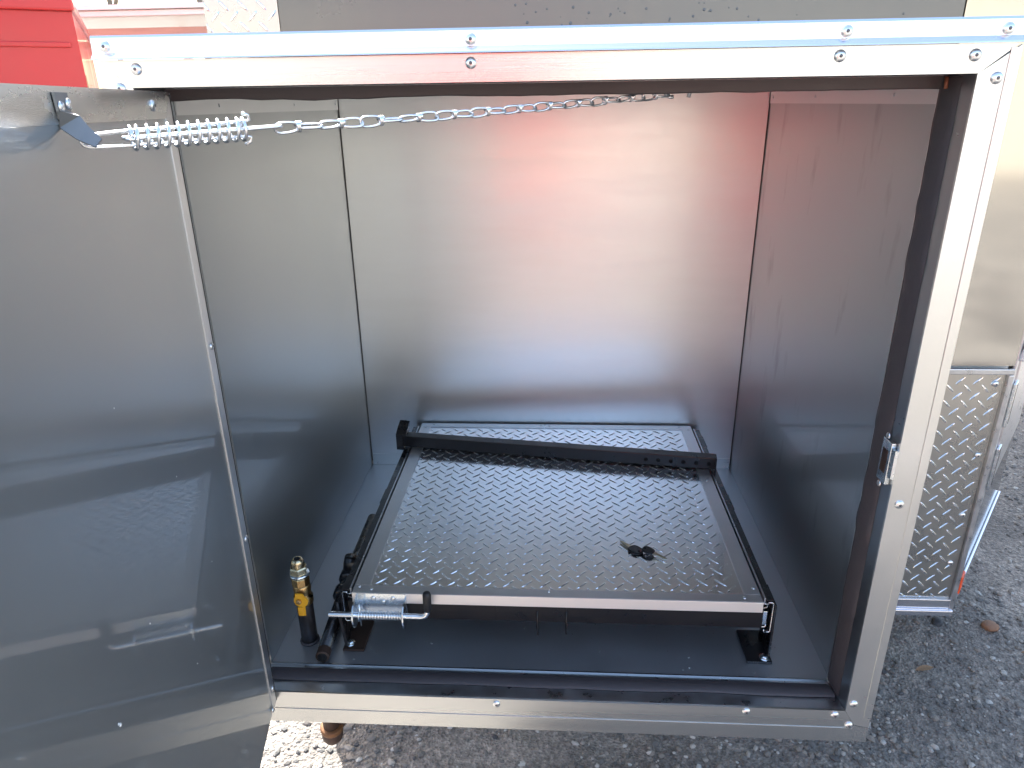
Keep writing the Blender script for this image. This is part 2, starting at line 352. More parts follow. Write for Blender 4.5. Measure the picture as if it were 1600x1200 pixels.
# returns (jambs)
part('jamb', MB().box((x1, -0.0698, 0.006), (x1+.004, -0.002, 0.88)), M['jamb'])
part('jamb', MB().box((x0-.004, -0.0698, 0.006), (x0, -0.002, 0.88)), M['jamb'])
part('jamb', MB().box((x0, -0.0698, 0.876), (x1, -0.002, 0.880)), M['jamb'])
part('sill', MB().prism([(-.0697, z0-.0005), (-.0025, .000), (-.0025, -.005), (-.0697, .006)], 0, x0+.0005, x1-.0005), M['galv'])
# the foam seals, wavy free edges
def wavy(n, a, amp, s, sc=9): return [a+amp*noise.noise(Vector((i/n*sc, s, 0)))+amp*.4*noise.noise(Vector((i/n*sc*4, s, 2))) for i in range(n+1)]
def head_seal():
    n = 70; mb = MB(); lo = wavy(n, .8618, .0028, 1, 7)
    for i in range(n+1):
        x = x0+.001+(x1-x0-.002)*i/n; mb.v += [(x, -.010, .8755), (x, -.010, lo[i]+.0015), (x, -.008, lo[i]), (x, -.003, lo[i]), (x, -.001, .8755)]
    for i in range(n):
        for k in range(4):
            a = i*5+k; mb.f.append((a, a+5, a+6, a+1)); mb.sm.append(False)
    part('head_seal', mb, M['rubber'])
def side_seal():
    n = 90; mb = MB(); xo = wavy(n, .8920, .0040, 5, 7)
    for i in range(n+1):
        z = .010+(.864)*i/n; xx = min(.8925, xo[i])
        mb.v += [(x1-.0002, -.046, z), (xx+.0025, -.044, z), (xx+.001, -.036, z), (xx, -.012, z), (xx+.002, -.003, z), (x1-.0002, -.0025, z)]
    for i in range(n):
        for k in range(5):
            a = i*6+k; mb.f.append((a, a+6, a+7, a+1)); mb.sm.append(True)
    part('side_seal', mb, M['rubber'])
def sill_seal():
    n = 80; mb = MB(); yo = wavy(n, -.044, .0035, 9, 7)
    for i in range(n+1):
        x = x0+.01+(x1-x0-.014)*i/n; y = yo[i]
        def zz(y_): return .0004+(-y_-.0025)/.067*.0115
        mb.v += [(x, y, zz(y)+.0003), (x, y+.002, zz(y)+.004), (x, -.022, zz(-.022)+.0045), (x, -.006, -.0012), (x, -.0028, -.003)]
    for i in range(n):
        for k in range(4):
            a = i*5+k; mb.f.append((a, a+5, a+6, a+1)); mb.sm.append(True)
    part('sill_seal', mb, M['rubber'])
head_seal(); side_seal(); sill_seal()
part('seal_end', MB().tube([(.8865, -.03, .874), (.8865, -.031, .868), (.8865, -.032, .862)], .0022, 8), mat('copper_brown_seal_end', (.20, .07, .035), .5, .3))

# roof angle: sloping upper face + drip edge
ra = MB().prism([(-.0835, .9040), (-.0832, .9052), (-.0782, .9105), (-.0775, .9255), (-.0765, .9280), (-.03, .9285), (-.03, .9268), (-.0745, .9267), (-.0745, .9040)], 0, -0.040, 0.9335)
part('roof_angle', ra, M['drip'])
for x, z in [(-.025, .917), (.372, .917), (.756, .917), (.914, .9165)]: wrivet((x, -.0776, z), (0, -1, .05), .0062, box)
for x, z in [(.003, .8945), (.371, .8945), (.754, .8945), (.889, .893), (.915, .871), (-.019, .875), (.378, .003), (.752, .005), (.905, .026), (.881, .004), (.904, -.015), (.909, .364), (-.02, .2), (-.02, .5)]:
    wrivet((x, -.0735, z), (0, -1, 0), .0062, box)

# strike plate on the right jamb
sp = part('strike_plate', MB().box((.8885, -.066, .388), (.8952, -.042, .447), .0012), M['zinc'], label='zinc strike plate for the door latch')
q = part('strike_slot', MB().box((.8878, -.060, .402), (.8886, -.047, .434), .0003), M['rust'], sp)
q = part('strike_lip', MB().prism([(.8952, -.0735), (.8915, -.0725), (.8895, -.0680), (.8952, -.0670)], 2, .400, .440), M['zinc'], sp)
wrivet((.8895, -.052, .452), (-1, 0, 0), .0045, sp, False); wrivet((.8895, -.052, .383), (-1, 0, 0), .0045, sp, False)

# dust and grit specks
sp_ = MB(); rnd = random.Random(21)
for k in range(90):
    x, y = rnd.uniform(.12, .88), rnd.uniform(.0, .16) if rnd.random() < .8 else rnd.uniform(.1, .6); q = .0006+.0016*rnd.random()**3
    sp_.lathe([(q, 0), (q*.8, q*.35)], (x, y, -.0004), seg=5)
part('grit_specks', sp_, M['stone_pale'], kind='stuff')
# ------------------------------------------------------------------ door (part of the box), opened 79 degrees
TH = R(11); s_, c_ = math.sin(TH), math.cos(TH)
Hx, Hy = 0.035, -0.075
L_, zb, zt, tw = 0.875, -0.002, 0.871, 0.027
# local door frame: u along the door (towards the free edge), n = normal out of the inner face, z up
DM = Matrix(((s_, c_, 0, Hx), (-c_, s_, 0, Hy), (0, 0, 1, 0), (0, 0, 0, 1)))   # columns u, n
def dbox(a, b, bev=0): return MB().box(a, b, bev, DM)
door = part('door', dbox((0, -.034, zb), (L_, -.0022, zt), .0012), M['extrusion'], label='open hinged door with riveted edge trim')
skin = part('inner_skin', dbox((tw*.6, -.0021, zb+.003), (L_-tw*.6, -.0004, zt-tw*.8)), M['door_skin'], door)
def dprism(poly, a, b):
    mb = MB().prism(poly, 1, a, b); mb.v = [tuple(DM @ Vector(v)) for v in mb.v]; return mb
part('edge_trim', dprism([(0, zt), (L_, zt), (L_-tw, zt-tw), (tw, zt-tw)], -.0003, .0012), M['extrusion_x'], door, label='upper trim strip of the door')
part('edge_trim', dprism([(0, zt-.0008), (tw-.0006, zt-tw), (tw-.0006, zb+.004), (0, zb)], -.0003, .0012), M['tray_trim'], door)
part('edge_trim', dprism([(L_, zt-.0008), (L_-tw, zt-tw-.0006), (L_-tw, zb), (L_, zb)], -.0003, .0012), M['extrusion'], door)
part('door_seam', dbox((.0018, .0012, zb+.002), (.0036, .0016, zt-.003)), M['hole'], door)
for u, z in [(.065, .857), (.45, .857), (.80, .857), (.012, .033), (.030, .008), (.012, .30), (.012, .58)]:
    p = DM @ Vector((u, .0012, z)); wrivet(p, DM.to_3x3() @ Vector((0, 1, 0)), .0058 if z > .8 else .005, door)
sp_ = MB()
for u, z, q in [(.33, .42, .0010), (.42, .395, .0012), (.418, .392, .0018), (.30, .62, .0008), (.25, .30, .0008), (.36, .26, .0010), (.46, .33, .0010), (.40, .22, .0010), (.2, .5, .0008), (.15, .36, .0008)]:
    sp_.lathe([(q, 0), (q*.7, q*.4)], DM @ Vector((u, -.0003, z)), DM.to_3x3() @ Vector((0, 1, 0)), seg=6)
part('grit_specks', sp_, M['whitepaint'], door, kind='stuff')
# piano hinge along the hidden corner
hg = part('piano_hinge', MB().tube([(Hx-.034, -.078, zb+.01), (Hx-.034, -.078, zt-.006)], .004, 10), M['galv'], door)

# ------------------------------------------------------------------ door check chain
chain = empty('door_check_chain', (0.09, -0.33, 0.84), 'zinc door chain with compression spring stretched across the opening', 'door chain')
def cpart(name, mb, m, parent=chain, **kw): return part(name, mb, m, parent, **kw)
A = Vector((.1075, -.338, .8315)); B = Vector((.588, .035, .8605))
ax = (B-A).normalized(); side = ax.cross(Vector((0, 0, 1))).normalized(); upv = side.cross(ax).normalized()
def CP(t, a=0, b=0, sag=True):
    """t metres along the chain, a sideways, b up"""
    L = (B-A).length; sg = -.0025*math.sin(math.pi*min(1, max(0, (t)/L))) if sag else 0
    return A+ax*t+side*a+upv*(b+sg)
# bracket strap
Q = DM @ Vector((.268, .0012, .8625)); Q2 = DM @ Vector((.262, .0015, .8450)); 
def strap():
    mb = MB(); hw = .0085; t = .0011
    ud = DM.to_3x3() @ Vector((1, 0, 0)); nd = DM.to_3x3() @ Vector((0, 1, 0))
    c = [(.274, .0028, .8665), (.274, .0030, .853), (.275, .0060, .8455), (.2765, .0145, .8370), (.278, .0245, .8300)]
    hws = [.0105, .0100, .0085, .0065, .0040]
    pts = [DM @ Vector(p) for p in c]
    for i, p in enumerate(pts):
        t_ = (pts[min(i+1, 4)]-pts[max(i-1, 0)]).normalized()
        w = (ud if i < 2 else t_.cross(Vector((.5, -.8, .3)))).normalized(); w = w if w.dot(ud) > 0 else -w; w = (w-t_*w.dot(t_)).normalized(); nn = t_.cross(w)
        for a, b in ((-1, -1), (1, -1), (1, 1), (-1, 1)): mb.v.append(tuple(p+w*hws[i]*a+nn*t*b))
    for i in range(4):
        for k in range(4): mb.f.append((i*4+k, i*4+(k+1) % 4, i*4+4+(k+1) % 4, i*4+4+k)); mb.sm.append(False)
    mb.f += [(0, 1, 2, 3), (16, 19, 18, 17)]; mb.sm += [False]*2
    return mb
br = cpart('door_bracket', strap(), mat('dull_zinc_strap', (.24, .25, .255), .5, .8, var=.1, vscale=60, rvar=.08))
for u, z in [(.280, .8565), (.267, .8585)]:
    wrivet(DM @ Vector((u, .0042, z)), DM.to_3x3() @ Vector((0, 1, 0)), .0042, br, False)
wr = .00135
sr = .0088
# draw bars: two long U wires whose hooked ends press on the far end of the spring
S0, S1 = .024, .113
def ubar(t_eye, t_hook, plane, flip):
    """U wire: eye at t_eye, legs run to t_hook and hook outwards"""
    h = .0056; pts = []
    d = 1 if t_hook > t_eye else -1
    for sgn in (1,):
        pass
    path = []
    path.append(('o', t_hook-d*.002, sr+.004)); path.append(('o', t_hook+d*.003, sr+.002)); path.append(('o', t_hook+d*.0035, sr-.002)); path.append(('o', t_hook, h+.0005))
    for k in range(1, 6): path.append(('o', t_hook+(t_eye+d*.008-t_hook)*k/5, h*(1 if k < 5 else .85)))
    for k in range(1, 6):
        a = math.pi*k/6; path.append(('o', t_eye+d*.008-d*.009*math.sin(a), h*.85*math.cos(a)))
    for k in range(5, 0, -1): path.append(('o', t_hook+(t_eye+d*.008-t_hook)*k/5, -h*(1 if k < 5 else .85)))
    path.append(('o', t_hook, -h-.0005)); path.append(('o', t_hook+d*.0035, -sr+.002)); path.append(('o', t_hook+d*.003, -sr-.002)); path.append(('o', t_hook-d*.002, -sr-.004))
    for _, t, w in path:
        a, b = (w*.25, w) if plane == 0 else (w, -w*.05)
        pts.append(CP(t, a, b, False))
    return MB().tube(pts, wr, 8)
cpart('draw_bar', ubar(-.010, S1+.001, 0, 1), M['wire'])
cpart('draw_bar', ubar(S1+.031, S0-.001, 1, 1), M['wire'])
hel = []
turns = 12.5; ns = int(turns*16)
for i in range(ns+1):
    f = i/ns; w = f*turns
    # ground end coils closer together
    g_ = f if .06 < f < .94 else f
    e = .35 if (f < .07 or f > .93) else 1
    hel.append((f, e))
tot = sum(e for _, e in hel); acc = 0; pts = []
for f, e in hel:
    acc += e; t = S0+(S1-S0)*acc/tot; a = 2*math.pi*turns*f
    pts.append(CP(t, sr*math.cos(a), sr*math.sin(a), False))
cpart('spring', MB().tube(pts, .00150, 7), M['wire'])
# twisted double loop links
def link_mesh():
    mb = MB(); h = .0212; w = .0052; r_ = .00125
    def loop(sgn, pl):
        p = []
        n = 20
        for k in range(n):
            a = 2*math.pi*k/n
            xx = h/2*(1-math.cos(a))*sgn if False else sgn*(h/2+h/2*math.copysign(abs(math.cos(a))**.75, -math.cos(a)))
            yy = w*math.copysign(abs(math.sin(a))**.7, math.sin(a))*(.8+.2*abs(xx)/h)
            p.append((xx, yy*math.cos(pl), yy*math.sin(pl)))
        return p
    mb.tube(loop(1, 0.0), r_, 6, closed=True); mb.tube(loop(-1, math.pi/2), r_, 6, closed=True)
    k = [( .0022*math.cos(0)*0+(-.0022+.0044*i/24), .0030*math.cos(2*math.pi*i/10), .0040*math.sin(2*math.pi*i/10)) for i in range(25)]
    mb.tube(k, r_*.9, 6)
    return mb.data('chain_link', M['wire'])
lm = link_mesh()
t = .160; Lc = (B-A).length; i = 0
while t < Lc-.004:
    p = CP(t); d = (CP(t+.01)-CP(t-.01)).normalized()
    o = put('chain_link', lm, chain, p)
    q = d.to_track_quat('X', 'Z'); roll = Matrix.Rotation([.35, .9, .2, 1.0, .6, .5, .7, .5, .7, .45, .9, .4][i % 12], 4, 'X')
    o.matrix_parent_inverse = world_of(chain).inverted()
    o.rotation_euler = (q.to_matrix().to_4x4() @ roll).to_euler(); i += 1
    t += .0400
# eye hook screwed to the inner head of the opening
eye = []
for k in range(15):
    a = -math.pi*.1+2*math.pi*k/16; eye.append((.601+.0075*math.cos(a), .045, .8655+.0075*math.sin(a)))
cpart('eye_screw', MB().tube(eye, .0022, 8).tube([(.6085, .045, .866), (.612, .045, .880), (.612, .045, .898)], .0022, 8), M['galv'])
cpart('hook_tail', MB().tube([(.6225, .045, .8575), (.6255, .045, .870), (.626, .045, .898)], .0024, 8), M['galv'])

# ------------------------------------------------------------------ slide-out tray
TZ = .120
tray = empty('slide_out_tray', (.465, .36, 0), 'slide out equipment tray with diamond tread plate top on black steel rails', 'tray')
tx0, tx1, ty0, ty1 = .137, .793, .035, .688
def tp(name, mb, m, parent=tray, **kw): return part(name, mb, m, parent, **kw)
plate = tp('tread_plate', MB().box((tx0+.002, ty0+.002, TZ-.006), (tx1-.002, ty1-.002, TZ-.0025)), M['tread'])
def tread(xa, xb, ya, yb, place, L=.0265, wd=.0048, h=.0017, a0=0.0, pitch=.0302):
    mb = MB(); n = 5
    j = 0; y = ya
    k = 0
    while y < yb:
        x = xa+((k*.5) % 1)*pitch+(k*.06 % 1)*0
        while x < xb:
            ang = R(45 if k % 2 else -45)+a0
            ca, sa = math.cos(ang), math.sin(ang)
            vs_ = []; 
            prof = [(-1, 0, 0), (-.6, .85, .75), (0, 1.0, 1), (.6, .85, .75), (1, 0, 0)]
            for (u, w, hh) in prof:
                for s in (-1, -.45, .45, 1):
                    px, py = u*L/2, s*w*wd/2; z = h*hh*(1 if abs(s) < .9 else 0)
                    X, Y = x+px*ca-py*sa, y+px*sa+py*ca
                    X = min(max(X, xa), xb); Y = min(max(Y, ya), yb)
                    vs_.append(place(X, Y, z))
            fs = [(i*4+q, i*4+q+1, i*4+q+5, i*4+q+4) for i in range(4) for q in range(3)]
            mb.add(vs_, fs, False); x += pitch
        y += pitch/2; k += 1
    return mb
tp('tread_pattern', tread(tx0+.026, tx1-.026, ty0+.018, ty1-.022, lambda x, y, z: (x, y, TZ-.0025+z)), M['tread_bar'], plate, kind='stuff')
# angle trim: flat 24 mm legs with a vertical face at the front
b = .0006
tp('edge_angle', MB().box((tx0, ty0-.0015, TZ-.0022), (tx1, ty0+.017, TZ), b), M['tray_trim'], label='front edge angle of the tray')
tp('edge_face', MB().box((tx0, ty0-.0035, TZ-.019), (tx1, ty0-.0016, TZ-.0002), b), mat('lit_tray_face', (.82, .80, .78), .5, 1.0, var=.06, vscale=9, bump=.1, bscale=400))  # lighter copy of the trim, painting in the reflected sunlit ground
tp('edge_angle', MB().box((tx0, ty0+.0175, TZ-.0022), (tx0+.025, ty1-.0195, TZ), b), M['tray_trim'])
tp('edge_angle', MB().box((tx1-.025, ty0+.0175, TZ-.0022), (tx1, ty1-.0195, TZ), b), M['tray_trim'])
tp('edge_angle', MB().box((tx0, ty1-.019, TZ-.0022), (.440, ty1, TZ), b), M['tray_trim'])
tp('edge_angle', MB().box((.4415, ty1-.019, TZ-.0022), (tx1, ty1, TZ), b), M['tray_trim'])
for xe in (tx0, tx1-.002): tp('edge_flange', MB().box((xe, ty0+.002, TZ-.02), (xe+.002, ty1, TZ-.003)), M['tray_trim'])
for x, y in [(.146, .048), (.167, .042), (.456, .047), (.766, .043), (.786, .068), (.152, .36), (.780, .42), (.150, .662), (.168, .680), (.432, .680), (.452, .680), (.764, .680), (.784, .664)]:
    r_ = wrivet((x, y, TZ), (0, 0, 1), .0030, tray, False)
# steel under frame
tp('cross_tube', MB().box((.126, .037, .066), (.797, .062, .0995), .002), M['bar_black'])
tp('cross_tube', MB().box((.126, .60, .066), (.797, .625, .0995), .002), M['black'])
tp('weld_tab', MB().box((.372, .0355, .070), (.485, .0368, .098), .0005), M['bar_black'])
tp('weld_tab', MB().tube([(.4375, .036, .090), (.4378, .034, .062), (.4385, .035, .042)], .0019, 6), M['bar_black'])
tp('weld_tab', MB().tube([(.4845, .036, .090), (.4848, .034, .062), (.4855, .035, .046)], .0019, 6), M['bar_black'])
def rail(s):
    """drawer slide; s=-1 left, +1 right; C channel with silver cut end, painted black along its length"""
    xo = tx0-.020 if s < 0 else tx1+.020
    def q(d): return xo-s*d         # d = inward distance from the outer face
    out = [(q(0), .056), (q(0), .1085)]
    r_ = tp('slide_rail', MB().box((q(0), .045, .054), (q(.0018), .68, .110), .0005).box((q(.0018), .045, .108), (q(.010), .68, .1098)).box((q(.0018), .045, .0545), (q(.010), .68, .0563)), M['black'])
    prof = [(q(.0085), .1075), (q(.0080), .1115), (q(.002), .1115), (q(.0002), .1095), (q(.0002), .0560), (q(.0025), .0535), (q(.010), .0540), (q(.0105), .0590)]
    tp('channel_end', MB().tube([(a, .0435, z) for a, z in prof], .0010, 6), M['wire'], r_)
    prof2 = [(q(.016), .1085), (q(.0100), .1090), (q(.0095), .1030), (q(.0165), .1005), (q(.0170), .0960)]
    tp('channel_end', MB().tube([(a, .0435, z) for a, z in prof2], .0009, 6), M['wire'], r_)
    prof3 = [(q(.0085), .0700), (q(.0090), .0640), (q(.0160), .0640), (q(.0180), .0680)]
    tp('channel_end', MB().tube([(a, .0435, z) for a, z in prof3], .0012, 6), M['wire'], r_)
    tp('bearing_block', MB().box((q(.0085), .041, .0700), (q(.0165), .060, .0960), .0010), M['zinc'], r_)
    tp('inner_slide', MB().box((q(.0120), .047, .105), (q(.0150), .68, .1165), .0004), M['galv'], r_)
    tp('slide_cover', MB().box((q(-.0005), .047, .1105), (q(.0100), .68, .1130), .0004), M['black'], r_)
    # vertical hanger plates and bolted feet
    for y in (.040, .330, .600):
        lg = tp('leg_plate', MB().box((q(-.0045), y, .0), (q(-.0010), y+.055, .108), .0005), M['black'])
        xa, xb = (q(-.006), q(.034)) if s > 0 else (q(-.006), q(.030))
        ft = tp('foot_plate', MB().box((xa, y-.010, .0005), (xb, y+.065, .0050), .0008), M['rust'] if (s < 0 and y < .1) else M['black'], lg)
        bx_, by_ = (q(.0045), y-.001) if s > 0 else (q(.003), y+.004)
        hd = MB().lathe([(.0062, 0), (.0062, .0035), (.0048, .0050), (.002, .0056)], (bx_, by_, .005), seg=6 if s < 0 else 16, smooth=s > 0)
        tp('bolt', hd, M['zinc'], lg)
        wtt = tp('washer', MB().lathe([(.0085, 0), (.0085, .0012)], (bx_, by_, .0049), seg=18), M['zinc'], lg)
rail(-1); rail(1)
tp('tie_rod', MB().tube([(.1115, .030, .100), (.1125, .031, .070), (.1175, .034, .010)], .0028, 8), M['black_flat'])
# hold down bar resting across the tray
P0, P1 = Vector((.118, .570, 0)), Vector((.808, .479, 0)); bd = (P1-P0).normalized(); bn = Vector((-bd.y, bd.x, 0))
BM = Matrix(((bd.x, bn.x, 0, P0.x), (bd.y, bn.y, 0, P0.y), (0, 0, 1, 0), (0, 0, 0, 1)))
BL = (P1-P0).length
bar = tp('hold_down_bar', MB().box((0, -.0125, .1208), (BL, .0125, .1465), .0015, BM), M['bar_black'], label='black square steel bar lying diagonally over the tread plate')
for k in range(6):
    mb = MB().lathe([(.0045, 0), (.0045, .0004)], (BL-.150+k*.0265+.004, -.0126, .1330), (0, -1, 0), seg=14); mb.v = [tuple(BM @ Vector(v)) for v in mb.v]
    tp('bolt_hole', mb, M['hole'], bar)
mb = MB().prism([(-.014, .112), (-.014, .150), (.004, .163), (.022, .171), (.020, .112)], 0, -.016, -.0003)
mb.v = [tuple(BM @ Vector(v)) for v in mb.v]
tp('end_plate', mb, M['black'], bar)
mb = MB().prism([(-.0125, .1468), (-.0125, .152), (.018, .172), (.022, .170), (.0125, .1468)], 0, 0, .008)
mb.v = [tuple(BM @ Vector(v)) for v in mb.v]
tp('end_bracket', mb, M['black'], bar)
mb = MB().lathe([(.006, 0), (.006, .004), (.003, .006)], (-.0065, 0, .139), (-1, 0, 0), seg=12); mb.v = [tuple(BM @ Vector(v)) for v in mb.v]
tp('pivot_bolt', mb, M['rust'], bar)
mb = MB().box((BL+.0001, -.012, .108), (BL+.0025, .012, .1460), .0006, BM)
tp('end_plate', mb, M['black'], bar)

# spring latch at the front left corner
lt = tp('spring_latch', MB().box((.1440, .0310, .0755), (.2260, .0328, .1195), .0006), M['zinc'], label='zinc spring bolt latch with black rubber grip')
for x in (.1425, .2235):
    poly = [(.0325, .112)]+[(.0165-.0165*math.sin(math.pi*k/10)+.016*0, .089+.0225*math.cos(math.pi*k/10)) for k in range(11)]+[(.0325, .0680)]
    tp('latch_ear', MB().prism(poly, 0, x, x+.0022), M['zinc'], lt)
ry, rz = .0150, .0895
tp('latch_pin', MB().tube([(.1000, ry, rz), (.1015, ry, rz)]+[(.102+.0143*k, ry, rz) for k in range(11)]+[(.252, ry, rz), (.2585, ry, rz+.0022), (.2620, ry, rz+.0075), (.2630, ry, rz+.014), (.2632, ry, rz+.030)],
    [.003, .0048]+[.0048]*16, 14), M['wire'], lt)
tp('latch_grip', MB().tube([(.2630, ry, rz+.0115), (.2630, ry, rz+.013), (.2634, ry, rz+.042), (.2635, ry, rz+.0465), (.2635, ry, rz+.0485)], [.0050, .0068, .0068, .0055, .002], 16), M['grip'], lt)
pts = []
for i in range(15*12+1):
    f = i/(15*12); a = 2*math.pi*15*f; pts.append((.1545+f*.0675, ry+.0066*math.cos(a), rz+.0066*math.sin(a)))
tp('latch_spring', MB().tube(pts, .0013, 5), M['wire'], lt)
tp('spring_stop', MB().lathe([(.0105, 0), (.0105, .0014)], (.1515, ry, rz), (1, 0, 0), seg=20), M['zinc'], lt)
tp('stop_pin', MB().tube([(.1525, ry, rz+.020), (.1525, ry, rz-.021)], .0011, 6), M['wire'], lt)
for x, z, r_ in [(.172, .1105, .0040), (.2045, .1110, .0040), (.188, .1040, .0040), (.190, .0765, .0035)]:
    wrivet((x, .0310, z), (0, -1, 0), r_, lt, False)
# ------------------------------------------------------------------ keys
def key(name, hx, hy, ang, label, z, hs=1.0, tilt=0.0):
    k = empty(name, (hx, hy, z), label, 'key', 'keys dropped on the tread plate', (0, tilt, R(ang)))
    hd = MB()
    ol = []
    for i in range(28):
        a = 2*math.pi*i/28; cx, cy = math.cos(a), math.sin(a)
        ol.append((.0115*hs*math.copysign(abs(cx)**.72, cx), .0098*hs*math.copysign(abs(cy)**.72, cy)))
    rings = [(.80, 0), (1, .0008), (1, .0030), (.86, .0040), (.80, .0036)]
    vs_ = [(x*s, y*s, h) for s, h in rings for x, y in ol]; n = 28
    fs = [(i*n+q, i*n+(q+1) % n, (i+1)*n+(q+1) % n, (i+1)*n+q) for i in range(4) for q in range(n)]+[tuple(range(n))[::-1], tuple(4*n+q for q in range(n))]
    hd.add(vs_, fs, False)
    put('key_head', hd.data('key_head', M['plastic']), k)
    bl = [(.0105, -.0040), (.0145, -.0040), (.0150, -.0033)]
    x = .0150
    for d in (0, .0012, .0004, .0016, .0006, .0013, .0002, .0010):
        x += .0022; bl.append((x, -.0033+d))
    bl += [(.0365, .0002), (.0355, .0022), (.0150, .0036), (.0145, .0040), (.0105, .0040)]
    put('key_blade', MB().prism(bl, 2, .0010, .0028).data('key_blade', M['keymetal']), k)
    put('key_groove', MB().box((.0150, .0004, .0027), (.0330, .0012, .00292)).data('key_groove', M['brass']), k)
    put('ring_hole', MB().lathe([(.0022, .0037), (.0022, .0041)], (-.0068*hs, 0, 0), seg=12).data('ring_hole', M['hole']), k)
key('key', .6075, .166, 132, 'key with large black head whose blade points to the back left of the tread plate', TZ-.0012, 1.15)
key('key', .6285, .160, -36, 'key with smaller black head whose blade points to the front right of the tread plate', TZ+.0026, .95, R(5))

# ------------------------------------------------------------------ gas valve and pipes
gv = empty('gas_valve', (.0465, .055, 0), 'brass gas valve with yellow handle on a black pipe in the left front corner', 'valve')
part('riser_pipe', MB().lathe([(.0125, 0), (.0135, .001), (.0135, .084), (.0125, .086)], (.0465, .055, 0), seg=20), M['black_flat'], gv)
vb = part('valve_body', MB().lathe([(.0150, 0), (.0160, .002), (.0160, .014), (.0130, .017), (.0140, .024), (.0150, .029), (.0140, .036), (.0130, .038)], (.0460, .055, .080), seg=20)
     .lathe([(.0145, .0), (.0155, .001), (.0155, .014), (.0140, .016)], (.0455, .055, .118), seg=8, smooth=False), M['brass'], gv)
part('union_nut', MB().lathe([(.0150, 0), (.0165, .001), (.0165, .004), (.0150, .0055)], (.0450, .055, .1345), seg=18), M['zinc'], gv)
part('flare_fitting', MB().lathe([(.0135, 0), (.0145, .001), (.0145, .010), (.0130, .012)], (.0445, .055, .140), seg=6, smooth=False)
     .lathe([(.0105, .0), (.0112, .001), (.0104, .003), (.0112, .005), (.0104, .007), (.0110, .009), (.0080, .014), (.0070, .0145)], (.0443, .055, .152), seg=20), M['yzinc'], gv)
part('fitting_bore', MB().lathe([(.0052, 0), (.0052, .0006)], (.0443, .055, .1663), seg=16), M['hole'], gv)
vh = MB().prism([(.0385, .113), (.0510, .113), (.0530, .1085), (.0575, .1040), (.0590, .0980), (.0570, .0920), (.0530, .0885), (.0520, .0700), (.0435, .0700), (.0425, .0885), (.0375, .0920), (.0350, .0980), (.0365, .1040), (.0390, .1085)], 1, .0330, .0350)
vh.v = [(x+.003, y, z) for x, y, z in vh.v]
hd = part('valve_handle', vh, M['yellow'], gv)
part('handle_tab', MB().box((.0435, .0318, .0702), (.0520, .0329, .0870), .0005), M['yellow'], hd)
part('handle_nut', MB().lathe([(.0048, 0), (.0048, .003), (.002, .0042)], (.0470, .0330, .0985), (0, -1, 0), seg=6, smooth=False), M['brass'], hd)
part('valve_stem', MB().lathe([(.0060, 0), (.0060, .016)], (.0470, .0500, .0985), (0, -1, 0), seg=14), M['brass'], gv)
part('foam_ring', MB().lathe([(.0165, 0), (.0160, .0030)], (.0465, .055, .0003), seg=14), M['rubber'], gv)

fp = empty('floor_pipe', (.085, .003, .013), 'black iron pipe stub with rusty cut thread lying on the compartment floor', 'pipe')
part('pipe_run', MB().tube([(.0850, .018, .0135), (.0735, .20, .0135), (.0690, .42, .0135)], .0115, 16), M['black'], fp)
part('pipe_thread', MB().lathe([(.0108, 0), (.0115, .001)]+[(.0115-.0006*(i % 2), .001+i*.0011) for i in range(15)], (.0862, .0005, .0135), (-.063, .998, 0), seg=18), M['rust'], fp)
part('pipe_bore', MB().lathe([(.0082, 0), (.0082, .0006)], (.0862, .0001, .0135), (-.063, .998, 0), seg=16), M['hole'], fp)
part('pipe_coupling', MB().lathe([(.013, 0), (.0165, .003), (.0165, .022), (.013, .025)], (.0755, .150, .0150), (-.063, .998, 0), seg=14), M['black'], fp)
part('pipe_elbow', MB().lathe([(.013, 0), (.0165, .003), (.0165, .022), (.013, .025)], (.0730, .198, .0150), (-.063, .998, 0), seg=14).tube([(.0715, .22, .015), (.073, .225, .035), (.077, .226, .050)], .0125, 12), M['black'], fp)

# capped fitting seen under the sill
cf = empty('drain_fitting', (.085, .02, -.12), 'rusty brown capped pipe fitting hanging under the left end of the sill', 'pipe fitting')
part('cap', MB().lathe([(.006, 0), (.0165, .003), (.0195, .010), (.0195, .024), (.0165, .028)], (.052, .080, -.255), (.05, -.1, 1), seg=18), M['rust'], cf)
part('collar', MB().lathe([(.0190, 0), (.0210, .002), (.0210, .010), (.0190, .012)], (.0535, .077, -.228), (.05, -.1, 1), seg=18), mat('orange_rusted_collar', (.16, .075, .03), .55, .4, var=.4, vscale=60, bump=.4), cf)
part('neck', MB().lathe([(.0150, 0), (.0150, .17)], (.0540, .0755, -.216), (.0, .0, 1), seg=16), M['rust'], cf)
part('branch', MB().tube([(.060, .085, -.222), (.085, .12, -.205), (.12, .18, -.20)], .015, 14), M['rust'], cf)

# ------------------------------------------------------------------ trailer behind the box
tr = empty('cargo_trailer', (.8, 3.0, GZ), 'enclosed trailer body with diamond plate front behind the storage box', 'trailer')
TZ0, TZ1 = -.43, 2.30
body = [(-.27, .737), (1.53, .737), (1.98, 1.327), (1.98, 5.0), (-.27, 5.0)]
part('body', MB().prism(body, 2, TZ0, TZ1), M['trailer_white'], tr)
part('front_panel', MB().box((-.112, .722, .25), (1.262, .7368, TZ1-.03)), M['trailer_dark'], tr, label='charcoal front panel beaded with water drops')
part('corner_panel', MB().box((1.264, .720, .268), (1.533, .7368, TZ1-.03)), M['trailer_gloss'], tr, label='polished right corner panel mirroring the yard')
